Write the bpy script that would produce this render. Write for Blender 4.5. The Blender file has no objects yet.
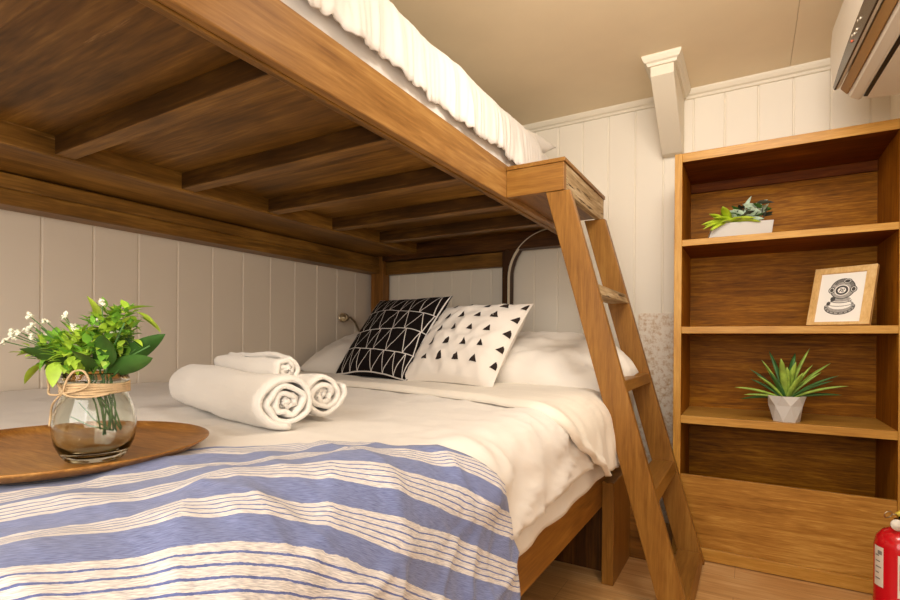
import bpy, bmesh, math, random
from mathutils import Vector, Matrix, noise
random.seed(7)
C = bpy.context.scene.collection
PI = math.pi
# ------------------------------------------------------------------ helpers
def lin(h):
    h = h.lstrip('#'); o = []
    for i in (0, 2, 4):
        c = int(h[i:i+2], 16) / 255
        o.append(c/12.92 if c <= .04045 else ((c+.055)/1.055)**2.4)
    return (*o, 1)
def nz(x, y, z=0.0): return noise.noise(Vector((x, y, z)))
def fz(x, y, z=0.0, o=4): return noise.fractal(Vector((x, y, z)), 1.0, 2.0, o)
def sm(a, b, x):
    t = max(0, min(1, (x-a)/(b-a))); return t*t*(3-2*t)

class MB:
    def __init__(s): s.v = []; s.f = []; s.m = []; s.uv = {}
    def add(s, vs, fs, mi=0):
        b = len(s.v); s.v += [Vector(p) for p in vs]
        for f in fs: s.f.append([b+i for i in f]); s.m.append(mi)
        return b
    def box(s, x0, x1, y0, y1, z0, z1, mi=0):
        s.add([(x0,y0,z0),(x1,y0,z0),(x1,y1,z0),(x0,y1,z0),(x0,y0,z1),(x1,y0,z1),(x1,y1,z1),(x0,y1,z1)],
              [(0,3,2,1),(4,5,6,7),(0,1,5,4),(1,2,6,5),(2,3,7,6),(3,0,4,7)], mi); return s
    def prism(s, poly, axis, a, b, mi=0):
        # poly: list of 2-D points; axis 'y': (x,z) pts extruded along y, 'x': (y,z), 'z': (x,y)
        def p3(p, t):
            return {'y': (p[0], t, p[1]), 'x': (t, p[0], p[1]), 'z': (p[0], p[1], t)}[axis]
        n = len(poly)
        vs = [p3(p, a) for p in poly] + [p3(p, b) for p in poly]
        fs = [list(range(n)), list(range(2*n-1, n-1, -1))] + [(i, i+n, (i+1) % n+n, (i+1) % n) for i in range(n)]
        s.add(vs, fs, mi); return s
    def tube(s, pts, r, n=8, mi=0, cap=True):
        pts = [Vector(p) for p in pts]; rings = []; up = None
        for i, p in enumerate(pts):
            t = (pts[min(i+1, len(pts)-1)] - pts[max(i-1, 0)]).normalized()
            if up is None:
                up = Vector((0,0,1)) if abs(t.z) < .9 else Vector((1,0,0))
            a = (up - t*up.dot(t)).normalized(); up = a; b = t.cross(a)
            rr = r[i] if isinstance(r, (list, tuple)) else r
            rings.append([p + a*math.cos(2*PI*k/n)*rr + b*math.sin(2*PI*k/n)*rr for k in range(n)])
        vs = [q for rg in rings for q in rg]; fs = []
        for i in range(len(pts)-1):
            for k in range(n):
                fs.append((i*n+k, i*n+(k+1) % n, (i+1)*n+(k+1) % n, (i+1)*n+k))
        if cap:
            fs.append(list(range(n))[::-1]); fs.append([(len(pts)-1)*n+k for k in range(n)])
        s.add(vs, fs, mi); return s
    def lathe(s, prof, c, n=32, mi=0, axis=None, cap=False):
        # prof [(r,z)]; c centre; axis: direction vector (default z)
        M = Matrix.Identity(3)
        if axis is not None: M = Vector((0,0,1)).rotation_difference(Vector(axis).normalized()).to_matrix()
        c = Vector(c); vs = []; fs = []
        for r, z in prof:
            for k in range(n):
                a = 2*PI*k/n; vs.append(c + M @ Vector((r*math.cos(a), r*math.sin(a), z)))
        for i in range(len(prof)-1):
            for k in range(n):
                fs.append((i*n+k, i*n+(k+1) % n, (i+1)*n+(k+1) % n, (i+1)*n+k))
        if cap:
            fs.append(list(range(n))[::-1]); fs.append([(len(prof)-1)*n+k for k in range(n)])
        s.add(vs, fs, mi); return s
    def grid(s, fn, nu, nv, mi=0, uvf=None, flip=False):
        b = len(s.v); vs = []; fs = []
        for j in range(nv+1):
            for i in range(nu+1):
                p = fn(i/nu, j/nv); vs.append(p)
                if uvf: s.uv[b+j*(nu+1)+i] = uvf(i/nu, j/nv)
        for j in range(nv):
            for i in range(nu):
                q = [j*(nu+1)+i, j*(nu+1)+i+1, (j+1)*(nu+1)+i+1, (j+1)*(nu+1)+i]
                fs.append(q[::-1] if flip else q)
        s.add(vs, fs, mi); return s
    def build(s, name, mats, parent=None, smooth=False, bevel=0, base=None, solid=0, sub=0, merge=0, auto=None):
        me = bpy.data.meshes.new(name)
        org = Vector(parent['_w']) if parent is not None else Vector(base or (0,0,0))
        me.from_pydata([v-org for v in s.v], [], s.f)
        if not isinstance(mats, (list, tuple)): mats = [mats]
        for m in mats: me.materials.append(m)
        for p, mi in zip(me.polygons, s.m): p.material_index = mi; p.use_smooth = smooth
        if s.uv:
            l = me.uv_layers.new(name='UVMap')
            for lp in me.loops: l.data[lp.index].uv = s.uv.get(lp.vertex_index, (0,0))
        bm = bmesh.new(); bm.from_mesh(me)
        if merge: bmesh.ops.remove_doubles(bm, verts=bm.verts, dist=merge)
        if not solid: bmesh.ops.recalc_face_normals(bm, faces=bm.faces)
        bm.to_mesh(me); bm.free()
        o = bpy.data.objects.new(name, me); C.objects.link(o)
        if parent is not None:
            o.parent = parent; o['_w'] = list(org)
        else:
            o.location = org; o['_w'] = list(org)
        if bevel:
            m = o.modifiers.new('b', 'BEVEL'); m.width = bevel; m.segments = 2; m.limit_method = 'ANGLE'; m.angle_limit = .7
        if solid:
            m = o.modifiers.new('s', 'SOLIDIFY'); m.thickness = solid; m.offset = -1
        if sub:
            m = o.modifiers.new('u', 'SUBSURF'); m.levels = sub; m.render_levels = sub
        return o
def thing(name, label, cat, loc, group=None):
    o = bpy.data.objects.new(name, None); C.objects.link(o); o.location = loc; o['_w'] = list(loc)
    o.empty_display_size = .05
    o['label'] = label; o['category'] = cat
    if group: o['group'] = group
    return o
def tag(o, label, cat, group=None):
    o['label'] = label; o['category'] = cat
    if group: o['group'] = group
    return o
def struct(o): o['kind'] = 'structure'; return o

# ------------------------------------------------------------------ materials
def newmat(name):
    m = bpy.data.materials.new(name); m.use_nodes = True
    nt = m.node_tree; return m, nt, nt.nodes['Principled BSDF']
def N(nt, t, **k):
    n = nt.nodes.new(t)
    for a, b in k.items(): setattr(n, a, b)
    return n
def plain(name, col, rough=.5, metal=0, bump=0, bscale=200, trans=0, ior=1.45, coat=0, var=0, vscale=6, sheen=0, spec=.5):
    m, nt, b = newmat(name); c = lin(col)
    b.inputs['Base Color'].default_value = c; b.inputs['Roughness'].default_value = rough; b.inputs['Metallic'].default_value = metal
    b.inputs['Transmission Weight'].default_value = trans; b.inputs['IOR'].default_value = ior; b.inputs['Coat Weight'].default_value = coat
    b.inputs['Sheen Weight'].default_value = sheen; b.inputs['Specular IOR Level'].default_value = spec
    tc = N(nt, 'ShaderNodeTexCoord')
    if var:
        n = N(nt, 'ShaderNodeTexNoise'); n.inputs['Scale'].default_value = vscale; n.inputs['Detail'].default_value = 5
        nt.links.new(tc.outputs['Object'], n.inputs['Vector'])
        r = N(nt, 'ShaderNodeValToRGB'); r.color_ramp.elements[0].position = .3; r.color_ramp.elements[1].position = .7
        r.color_ramp.elements[0].color = (*[x*(1-var) for x in c[:3]], 1); r.color_ramp.elements[1].color = (*[min(1, x*(1+var)) for x in c[:3]], 1)
        nt.links.new(n.outputs['Fac'], r.inputs['Fac']); nt.links.new(r.outputs['Color'], b.inputs['Base Color'])
    if bump:
        n2 = N(nt, 'ShaderNodeTexNoise'); n2.inputs['Scale'].default_value = bscale; n2.inputs['Detail'].default_value = 3
        nt.links.new(tc.outputs['Object'], n2.inputs['Vector'])
        bp = N(nt, 'ShaderNodeBump'); bp.inputs['Strength'].default_value = bump; bp.inputs['Distance'].default_value = .002
        nt.links.new(n2.outputs['Fac'], bp.inputs['Height']); nt.links.new(bp.outputs['Normal'], b.inputs['Normal'])
    return m
def wood(name, dark, mid, light, axis='x', rough=.38, scale=1.0, stretch=14, coat=.0, worn=None, contrast=(.37, .5, .63), plank=None, spec=.3):
    m, nt, b = newmat(name)
    tc = N(nt, 'ShaderNodeTexCoord'); mp = N(nt, 'ShaderNodeMapping')
    sc = {'x': (1, stretch, stretch), 'y': (stretch, 1, stretch), 'z': (stretch, stretch, 1)}[axis]
    mp.inputs['Scale'].default_value = [q*scale for q in sc]
    nt.links.new(tc.outputs['Object'], mp.inputs['Vector'])
    n1 = N(nt, 'ShaderNodeTexNoise'); n1.inputs['Scale'].default_value = 1.6; n1.inputs['Detail'].default_value = 9
    n1.inputs['Roughness'].default_value = .62; n1.inputs['Distortion'].default_value = .9
    n2 = N(nt, 'ShaderNodeTexNoise'); n2.inputs['Scale'].default_value = 9; n2.inputs['Detail'].default_value = 5; n2.inputs['Distortion'].default_value = .3
    n3 = N(nt, 'ShaderNodeTexNoise'); n3.inputs['Scale'].default_value = 2.3; n3.inputs['Detail'].default_value = 3
    nt.links.new(mp.outputs['Vector'], n1.inputs['Vector']); nt.links.new(mp.outputs['Vector'], n2.inputs['Vector'])
    nt.links.new(tc.outputs['Object'], n3.inputs['Vector'])
    mx = N(nt, 'ShaderNodeMix', data_type='FLOAT'); mx.inputs[0].default_value = .33
    nt.links.new(n1.outputs['Fac'], mx.inputs[2]); nt.links.new(n2.outputs['Fac'], mx.inputs[3])
    mx2 = N(nt, 'ShaderNodeMix', data_type='FLOAT'); mx2.inputs[0].default_value = .3
    nt.links.new(mx.outputs[0], mx2.inputs[2]); nt.links.new(n3.outputs['Fac'], mx2.inputs[3])
    r = N(nt, 'ShaderNodeValToRGB'); e = r.color_ramp.elements
    e[0].position = contrast[0]; e[0].color = lin(dark); e[1].position = contrast[2]; e[1].color = lin(light)
    k = e.new(contrast[1]); k.color = lin(mid)
    nt.links.new(mx2.outputs[0], r.inputs['Fac'])
    out = r.outputs['Color']
    if plank:
        # plank = (axis index across, width, length)
        ai, w, L = plank
        br = N(nt, 'ShaderNodeTexBrick'); br.inputs['Scale'].default_value = 1
        br.inputs['Brick Width'].default_value = L; br.inputs['Row Height'].default_value = w
        br.inputs['Mortar Size'].default_value = .0010; br.inputs['Color1'].default_value = (1,1,1,1)
        br.inputs['Color2'].default_value = (.92,.91,.9,1); br.inputs['Mortar'].default_value = (.55,.5,.45,1)
        nt.links.new(tc.outputs['Object'], br.inputs['Vector'])
        mm = N(nt, 'ShaderNodeMix', data_type='RGBA', blend_type='MULTIPLY'); mm.inputs[0].default_value = 1
        nt.links.new(out, mm.inputs[6]); nt.links.new(br.outputs['Color'], mm.inputs[7]); out = mm.outputs[2]
    if worn:
        wcol, lo, hi, wsc = worn
        n4 = N(nt, 'ShaderNodeTexNoise'); n4.inputs['Scale'].default_value = wsc; n4.inputs['Detail'].default_value = 8; n4.inputs['Roughness'].default_value = .7
        nt.links.new(mp.outputs['Vector'], n4.inputs['Vector'])
        r4 = N(nt, 'ShaderNodeValToRGB'); r4.color_ramp.elements[0].position = lo; r4.color_ramp.elements[1].position = hi
        nt.links.new(n4.outputs['Fac'], r4.inputs['Fac'])
        mm = N(nt, 'ShaderNodeMix', data_type='RGBA'); nt.links.new(r4.outputs['Color'], mm.inputs[0])
        nt.links.new(out, mm.inputs[6]); mm.inputs[7].default_value = lin(wcol); out = mm.outputs[2]
    nt.links.new(out, b.inputs['Base Color'])
    b.inputs['Roughness'].default_value = rough; b.inputs['Coat Weight'].default_value = coat; b.inputs['Coat Roughness'].default_value = .3
    b.inputs['Specular IOR Level'].default_value = spec
    bp = N(nt, 'ShaderNodeBump'); bp.inputs['Strength'].default_value = .12; bp.inputs['Distance'].default_value = .002
    nt.links.new(mx.outputs[0], bp.inputs['Height']); nt.links.new(bp.outputs['Normal'], b.inputs['Normal'])
    return m
def cloth(name, col, bump=.25, bscale=350, rough=.9, var=.03, wr=0):
    return plain(name, col, rough=rough, bump=bump, bscale=bscale, var=var, vscale=3, sheen=.15, spec=.2)

BK = ('#5E3512', '#8A5A26', '#B07E40')
M = {}
for ax in 'xyz':
    M['bunk_'+ax] = wood('bunk_wood_'+ax, '#5A3610', '#875822', '#A87234', ax, worn=('#C79A62', .66, .8, 2.2))
    M['lad_'+ax] = wood('ladder_wood_'+ax, '#764C18', '#8E6026', '#A27434', ax, scale=1.7)
    M['case_'+ax] = wood('case_wood_'+ax, '#A06E28', '#BA873A', '#D0A254', ax, scale=1.7)
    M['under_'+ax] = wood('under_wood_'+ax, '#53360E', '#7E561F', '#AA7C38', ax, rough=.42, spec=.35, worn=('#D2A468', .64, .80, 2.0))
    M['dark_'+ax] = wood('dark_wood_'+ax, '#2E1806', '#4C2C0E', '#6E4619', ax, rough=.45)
M['joist_shaded'] = wood('joist_shaded_wood', '#2E1C08', '#4C3010', '#74501E', 'x', rough=.45, worn=('#A87840', .68, .82, 2.0))  # joist wood with shade put into its colour
M['rail'] = wood('bunk_rail_wood', '#7E5424', '#A0723A', '#BE9254', 'y', worn=('#CBA878', .66, .85, 1.5))
M['rough'] = wood('weathered_wood', '#7E6440', '#B69A72', '#DCC9A8', 'y', rough=.85, worn=('#4A3216', .56, .62, 4))
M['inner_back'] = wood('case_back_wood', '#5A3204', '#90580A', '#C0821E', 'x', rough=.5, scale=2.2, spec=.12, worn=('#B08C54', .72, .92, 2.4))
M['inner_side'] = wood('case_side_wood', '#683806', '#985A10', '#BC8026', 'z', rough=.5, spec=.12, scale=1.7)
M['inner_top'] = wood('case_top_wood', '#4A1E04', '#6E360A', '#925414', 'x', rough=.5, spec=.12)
M['case_front'] = wood('case_front_wood', '#86561A', '#AA7630', '#CC9C4E', 'x', scale=2.0)
M['floor'] = wood('floor_wood', '#B08048', '#CB9A62', '#E2BC88', 'x', rough=.4, scale=.9, stretch=18, plank=(1, .19, 1.2))
M['tray'] = wood('tray_wood', '#7A4E20', '#A47034', '#C6924C', 'x', rough=.35, stretch=10, scale=3)
M['frame'] = wood('frame_wood', '#C2965A', '#D8AE70', '#E6C48C', 'z', scale=3, stretch=8)
M['wallL'] = plain('painted_planks_left', '#E8DBCA', .55, bump=.05, bscale=40, var=.02, vscale=2)
M['wallB'] = plain('painted_planks_back', '#F4EBDB', .5, bump=.05, bscale=40, var=.02, vscale=2)
M['ceil'] = plain('ceiling_paint', '#F2E0C0', .6, var=.02)
M['trimw'] = plain('trim_paint', '#EAE0CC', .5)
M['sheet'] = cloth('white_sheet', '#EDE7E0')
M['duvet'] = cloth('white_duvet', '#EFE9E2')
M['band'] = cloth('white_satin', '#F3EADC', rough=.6)
M['pillow'] = cloth('pillow_cotton', '#EFE8DF')
M['terry'] = plain('white_terry', '#F1EBE3', .95, bump=.9, bscale=260, sheen=.3, spec=.1)
M['black'] = plain('black_cotton', '#140C0A', .9, bump=.3, bscale=300, spec=.2)
M['line'] = plain('white_print', '#D9D2CC', .9)
M['cushw'] = cloth('cushion_white', '#EFE6DC')
M['tri'] = plain('dark_print', '#2A1D17', .9)
M['glass'] = plain('clear_glass', '#F6FBF6', .0, trans=1, ior=1.45)
M['twine'] = plain('jute_twine', '#D4B68C', .9, bump=.8, bscale=500, var=.15, vscale=80)
M['leafL'] = plain('light_leaf', '#B2D246', .5, var=.3, vscale=25)
M['leafM'] = plain('mid_leaf', '#7FB63E', .5, var=.3, vscale=25)
M['leafD'] = plain('dark_leaf', '#3C6226', .45, var=.35, vscale=20)
M['stem'] = plain('green_stem', '#4F7A3A', .6)
M['bloom'] = plain('white_bloom', '#F3F1DE', .8, var=.05, vscale=60)
M['pot'] = plain('white_ceramic', '#CBC7C2', .45)
M['soil'] = plain('potting_soil', '#2C2017', .95, bump=.8, bscale=120)
M['aloe'] = plain('aloe_leaf', '#93B048', .45, var=.35, vscale=30)
M['aloeD'] = plain('aloe_dark_leaf', '#3F6A33', .45, var=.3, vscale=30)
M['succG'] = plain('lime_succulent', '#A6BC2A', .45, var=.25, vscale=30)
M['succS'] = plain('silver_succulent', '#BCCFB6', .5, var=.3, vscale=40)
M['succD'] = plain('dark_succulent', '#3B3A2A', .5, var=.4, vscale=30)
M['paper'] = plain('paper', '#F1ECE4', .8)
M['ink'] = plain('ink_grey', '#4A4644', .9, var=.3, vscale=90)
M['inkL'] = plain('ink_light', '#A6A19B', .9, var=.2, vscale=90)
M['acw'] = plain('white_plastic', '#E4DACB', .35)
M['acd'] = plain('smoked_plastic', '#4A4038', .2)
M['act'] = plain('tan_louver', '#A27840', .45)
M['blackp'] = plain('black_plastic', '#15120F', .4)
M['led'] = plain('display_mark', '#D8C8B0', .5)
M['ledr'] = plain('display_red', '#D0603A', .5)
M['red'] = plain('red_enamel', '#C8141E', .22, coat=.4)
M['label'] = plain('label_paper', '#E4DCCF', .6)
M['labelink'] = plain('label_ink', '#8A847C', .7)
M['brass'] = plain('brass', '#B9923C', .3, metal=1)
M['chrome'] = plain('brushed_metal', '#B5A68C', .28, metal=1)
M['yellow'] = plain('yellow_plastic', '#D9C04A', .4)
# stone-like peeling paint
m, nt, b = newmat('peeling_paint')
tc = N(nt, 'ShaderNodeTexCoord'); n = N(nt, 'ShaderNodeTexNoise'); n.inputs['Scale'].default_value = 48; n.inputs['Detail'].default_value = 9; n.inputs['Roughness'].default_value = .7
nt.links.new(tc.outputs['Object'], n.inputs['Vector'])
r = N(nt, 'ShaderNodeValToRGB'); e = r.color_ramp.elements; e[0].position = .34; e[0].color = lin('#D0AE86'); e[1].position = .54; e[1].color = lin('#F6EADB')
nt.links.new(n.outputs['Fac'], r.inputs['Fac']); nt.links.new(r.outputs['Color'], b.inputs['Base Color'])
bp = N(nt, 'ShaderNodeBump'); bp.inputs['Strength'].default_value = .5; bp.inputs['Distance'].default_value = .004
nt.links.new(n.outputs['Fac'], bp.inputs['Height']); nt.links.new(bp.outputs['Normal'], b.inputs['Normal']); b.inputs['Roughness'].default_value = .8
M['peel'] = m
# striped blanket: v coordinate of the cloth (in metres) drives the stripes
m, nt, b = newmat('striped_blanket')
uv = N(nt, 'ShaderNodeUVMap'); sp = N(nt, 'ShaderNodeSeparateXYZ'); nt.links.new(uv.outputs['UV'], sp.inputs[0])
wv = N(nt, 'ShaderNodeTexNoise'); wv.inputs['Scale'].default_value = 420; wv.inputs['Detail'].default_value = 2; nt.links.new(uv.outputs['UV'], wv.inputs['Vector'])
jit = N(nt, 'ShaderNodeMath', operation='MULTIPLY_ADD'); jit.inputs[1].default_value = .002; nt.links.new(wv.outputs['Fac'], jit.inputs[0]); nt.links.new(sp.outputs['Y'], jit.inputs[2])
PER = .132
dv = N(nt, 'ShaderNodeMath', operation='DIVIDE'); dv.inputs[1].default_value = PER; nt.links.new(jit.outputs[0], dv.inputs[0])
fr = N(nt, 'ShaderNodeMath', operation='FRACT'); nt.links.new(dv.outputs[0], fr.inputs[0])
r = N(nt, 'ShaderNodeValToRGB'); r.color_ramp.interpolation = 'CONSTANT'
BL, WH = lin('#7C87B4'), lin('#DDD8D6'); DB = lin('#6874AC')
e = r.color_ramp.elements; e[0].position = 0; e[0].color = WH; e[1].position = .09; e[1].color = DB
for p, c in ((.115, WH), (.20, DB), (.225, WH), (.31, DB), (.335, WH), (.42, DB), (.445, WH), (.53, BL)):
    k = e.new(p); k.color = c
nt.links.new(fr.outputs[0], r.inputs['Fac'])
n = N(nt, 'ShaderNodeTexNoise'); n.inputs['Scale'].default_value = 500; n.inputs['Detail'].default_value = 2
mp = N(nt, 'ShaderNodeMapping'); mp.inputs['Scale'].default_value = (.35, 1.4, 1); nt.links.new(uv.outputs['UV'], mp.inputs['Vector']); nt.links.new(mp.outputs['Vector'], n.inputs['Vector'])
r2 = N(nt, 'ShaderNodeValToRGB'); r2.color_ramp.elements[0].position = .3; r2.color_ramp.elements[0].color = (.60,.60,.66,1); r2.color_ramp.elements[1].position = .7; r2.color_ramp.elements[1].color = (1.30,1.28,1.22,1)
nt.links.new(n.outputs['Fac'], r2.inputs['Fac'])
mm = N(nt, 'ShaderNodeMix', data_type='RGBA', blend_type='MULTIPLY'); mm.inputs[0].default_value = 1
nt.links.new(r.outputs['Color'], mm.inputs[6]); nt.links.new(r2.outputs['Color'], mm.inputs[7]); nt.links.new(mm.outputs[2], b.inputs['Base Color'])
bp = N(nt, 'ShaderNodeBump'); bp.inputs['Strength'].default_value = .5; bp.inputs['Distance'].default_value = .002
nt.links.new(n.outputs['Fac'], bp.inputs['Height']); nt.links.new(bp.outputs['Normal'], b.inputs['Normal'])
b.inputs['Roughness'].default_value = .95; b.inputs['Specular IOR Level'].default_value = .15; b.inputs['Sheen Weight'].default_value = .2
M['blanket'] = m

# ------------------------------------------------------------------ room
H = 2.36; RX = 3.0; FY = -4.4
def grooved(pts, lo, hi, d=.006, w=.006):
    """profile (t, depth) of a planked wall with V grooves at pts"""
    out = [(lo, 0)]
    for p in sorted(pts):
        out += [(p-w, 0), (p-.0012, -d), (p+.0012, -d), (p+w, 0)]
    out.append((hi, 0)); return out
mb = MB(); prof = grooved([-.04-.1885*k for k in range(24)], FY, 0)
mb.prism([(d, t) for t, d in prof] + [(-.1, 0), (-.1, FY)], 'z', 0, H)
struct(mb.build('wall_left', M['wallL']))
mb = MB(); prof = grooved([.072+.1505*k for k in range(20)], 0, RX)
mb.prism([(t, -d) for t, d in prof] + [(RX, .1), (0, .1)], 'z', 0, H)
struct(mb.build('wall_back', M['wallB']))
struct(MB().prism([(RX, 0), (RX+.1, 0), (RX+.34, FY), (RX+.235, FY)], 'z', 0, H).build('wall_right', M['wallB']))
struct(MB().box(0, RX+.3, FY-.1, FY, 0, H).build('wall_front', M['wallB']))
struct(MB().box(-.1, RX+.4, FY-.1, .1, -.1, 0).build('floor', M['floor']))
mb = MB()
for x0, x1 in ((-.1, 2.612), (2.6135, RX+.4)): mb.box(x0, x1, FY-.1, .1, H, H+.1)
struct(mb.build('ceiling', M['ceil']))
# crown along the head wall, brace box with its own crown, peeling lower wall
CP = [(0, 0), (-.012, 0), (-.016, .012), (-.026, .018), (-.034, .034), (-.036, .045), (0, .045)]
def crown_path(mb, path, z0):
    """mitred crown along an xy path; offset to the right hand side of the direction"""
    P2 = [Vector(p) for p in path]; rings = []
    for i, p in enumerate(P2):
        ds = []
        if i > 0: ds.append((P2[i]-P2[i-1]).normalized())
        if i < len(P2)-1: ds.append((P2[i+1]-P2[i]).normalized())
        ns = [Vector((d.y, -d.x)) for d in ds]
        nn = sum(ns, Vector((0, 0))); nn = nn/(nn.length_squared) * len(ns) if len(ns) == 1 else nn*2/nn.length_squared
        rings.append([(p.x - nn.x*q[0], p.y - nn.y*q[0], z0+q[1]) for q in CP])
    n = len(CP); vs = [v for r_ in rings for v in r_]
    fs = [(i*n+k, i*n+(k+1) % n, (i+1)*n+(k+1) % n, (i+1)*n+k) for i in range(len(P2)-1) for k in range(n)]
    fs += [list(range(n)), [(len(P2)-1)*n+k for k in range(n)]]
    mb.add(vs, fs)
mb = MB(); crown_path(mb, [(0, 0), (2.028, 0)], 2.315); crown_path(mb, [(2.136, 0), (RX, 0)], 2.315)
struct(mb.build('trim_1', M['trimw'], smooth=False))
mb = MB(); mb.prism([(-.0, 2.02), (-.06, 2.02), (-.450, 2.27), (-.450, 2.355), (0, 2.355)], 'x', 2.030, 2.134)
struct(mb.build('trim_2', M['trimw'], bevel=.002))
mb = MB(); crown_path(mb, [(2.03, -.03), (2.03, -.450), (2.134, -.450), (2.134, -.03)], 2.315)
struct(mb.build('trim_3', M['trimw']))
struct(MB().box(1.905, 2.135, -.012, -.001, 0, 1.158).build('trim_4', M['peel'], bevel=.002))

# ------------------------------------------------------------------ bunk bed
bunk = thing('bunk_bed', 'brown wooden bunk bed with wide lower bed and planked upper deck against the white wall', 'bunk bed', (0.9, -1.6, 0))
RXo = 1.556
MB().box(1.528, RXo, -3.2, -.03, 1.603, 1.745).build('side_rail', M['rail'], bunk, bevel=.004)
MB().box(1.506, 1.5285, -3.2, -.03, 1.597, 1.66).build('ledger', M['under_y'], bunk, bevel=.004)
MB().box(.01, .12, -3.2, -.03, 1.480, 1.540).build('side_rail', M['under_y'], bunk, bevel=.006)
MB().box(.01, .113, -3.2, -.03, 1.541, 1.598).build('side_rail', M['under_y'], bunk, bevel=.006)
MB().box(.03, .285, -3.2, -.03, 1.604, 1.68).build('ledger', M['under_y'], bunk, bevel=.005)
MB().box(.287, .45, -3.2, -.03, 1.600, 1.675).build('ledger', M['under_y'], bunk, bevel=.005)
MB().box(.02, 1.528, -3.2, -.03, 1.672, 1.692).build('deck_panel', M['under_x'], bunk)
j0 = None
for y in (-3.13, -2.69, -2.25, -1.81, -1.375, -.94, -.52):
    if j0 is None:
        mb = MB().box(.44, 1.508, -3.13, -3.07, 1.608, 1.673); mb.m[2] = 1  # camera-facing side painted darker as shade, bottom keeps the deck wood
        j0 = mb.build('joist', [M['under_x'], M['joist_shaded']], bunk, bevel=.004)
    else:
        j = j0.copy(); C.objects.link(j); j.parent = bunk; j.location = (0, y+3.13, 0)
MB().box(.04, .15, -.10, -.02, 0, 1.67).build('post', M['bunk_z'], bunk, bevel=.004)
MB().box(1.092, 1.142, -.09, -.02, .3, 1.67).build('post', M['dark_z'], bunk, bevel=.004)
MB().box(.03, .12, -3.2, -3.1, 0, 1.67).build('post', M['bunk_z'], bunk, bevel=.004)
MB().box(1.44, 1.52, -3.2, -3.1, 0, 1.67).build('post', M['bunk_z'], bunk, bevel=.004)
MB().box(.15, 1.092, -.065, -.02, 1.472, 1.565).build('cross_rail', M['under_x'], bunk, bevel=.005)
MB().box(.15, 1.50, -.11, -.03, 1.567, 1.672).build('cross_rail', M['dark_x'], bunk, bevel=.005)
# curved bracket between head post and deck
arc = [(1.142 + .29*(1-math.cos(a)), 1.39 + .285*math.sin(a)) for a in [PI/2*k/12 for k in range(13)]]
poly = arc + [(1.432, 1.69), (1.142, 1.69)]
mb = MB(); n_ = len(arc)
mb.prism(poly, 'y', -.10, -.03); mb.build('curved_bracket', M['dark_z'], bunk)
mb = MB(); st = [(x+.004*math.cos(PI/2*k/12), z-.004*math.sin(PI/2*k/12)) for k, (x, z) in enumerate(arc)]
mb.prism([(1.142, 1.1)] + arc + st[::-1] + [(1.146, 1.1)], 'y', -.116, -.088); mb.build('lit_bracket_edge', M['trimw'], bunk)  # pale strip paints the light caught along the bracket's edge
# lower bed
MB().box(1.890, 1.928, -3.15, -.72, .315, .50).build('side_rail', wood('low_rail_wood', '#6A4214', '#8C5C22', '#A87632', 'y'), bunk, bevel=.004)
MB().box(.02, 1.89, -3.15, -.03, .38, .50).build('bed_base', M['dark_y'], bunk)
mb = MB(); mb.box(1.62, 1.928, -.80, -.765, 0, .315); mb.build('leg', M['dark_z'], bunk, bevel=.003)
MB().box(1.9285, 1.976, -.915, -.585, 0, .42).build('end_panel', M['lad_z'], bunk, bevel=.003)
MB().box(1.2, 2.1, -.58, -.56, 0, .40).build('end_panel', M['bunk_x'], bunk, bevel=.003)
mb = MB(); mb.box(1.85, 1.925, -3.15, -3.06, 0, .315); mb.build('leg', M['dark_z'], bunk, bevel=.003)

# ------------------------------------------------------------------ ladder
lad = thing('bunk_ladder', 'inclined brown wooden ladder with four treads and a box platform at the upper bunk', 'ladder', (2.1, -.78, 0))
def xl(z): return 2.180 - .281*z
def xr(z): return 2.281 - .281*z
for y0, y1 in ((-1.062, -1.032), (-.500, -.462)):
    MB().prism([(xl(0), 0), (xr(0), 0), (xr(1.603), 1.603), (xl(1.603), 1.603)], 'y', y0, y1).build('stringer', M['lad_z'], lad, bevel=.003)
for z in (.052, .448, .850):
    MB().prism([(xl(z-.042)+.004, z-.042), (xr(z-.042)-.002, z-.042), (xr(z)-.002, z), (xl(z)+.004, z)], 'y', -1.033, -.499).build('tread', M['lad_y'], lad, bevel=.003)
z = 1.225
MB().prism([(xl(z-.042)+.004, z-.042), (xr(z-.042)-.002, z-.042), (xr(z)-.002, z), (xl(z)+.004, z)], 'y', -1.033, -.499).build('tread', M['rough'], lad, bevel=.003)
pf = MB().box(RXo+.001, 1.812, -1.070, -.415, 1.717, 1.734).build('platform', M['lad_y'], lad, bevel=.002)
MB().box(RXo+.001, 1.807, -1.066, -1.036, 1.604, 1.7165).build('front_board', M['lad_x'], pf, bevel=.002)
MB().box(1.780, 1.806, -1.036, -.42, 1.604, 1.7165).build('side_board', M['rough'], pf, bevel=.002)
MB().box(RXo+.001, 1.780, -1.036, -.42, 1.625, 1.64).build('bottom_board', M['bunk_y'], pf)
MB().box(RXo+.001, 1.780, -.45, -.42, 1.64, 1.7165).build('back_board', M['lad_x'], pf)

# ------------------------------------------------------------------ bedding
ZT = .772
def drape(s, o, xe=1.87, zt=ZT, r0=.085, flare=.10, side=1):
    """arc-length s across the bed -> (x, z); o = offset outwards"""
    r = r0+o; amax = PI/2-flare
    if s < xe: return xe-(xe-s), zt+o
    a = (s-xe)/r0
    if a < amax: return xe + r*math.sin(a), zt-r0 + r*math.cos(a)
    l = s-xe-amax*r0
    return xe + r*math.sin(amax) + l*math.sin(flare)*1.0, zt-r0 + r*math.cos(amax) - l*math.cos(flare)
# piecewise-linear table lookup
def interp(t, x):
    if x <= t[0][0]: return t[0][1]
    for (a, b_), (c, d) in zip(t, t[1:]):
        if x <= c: 
            k = (x-a)/(c-a); return b_+(d-b_)*k
    return t[-1][1]
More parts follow.
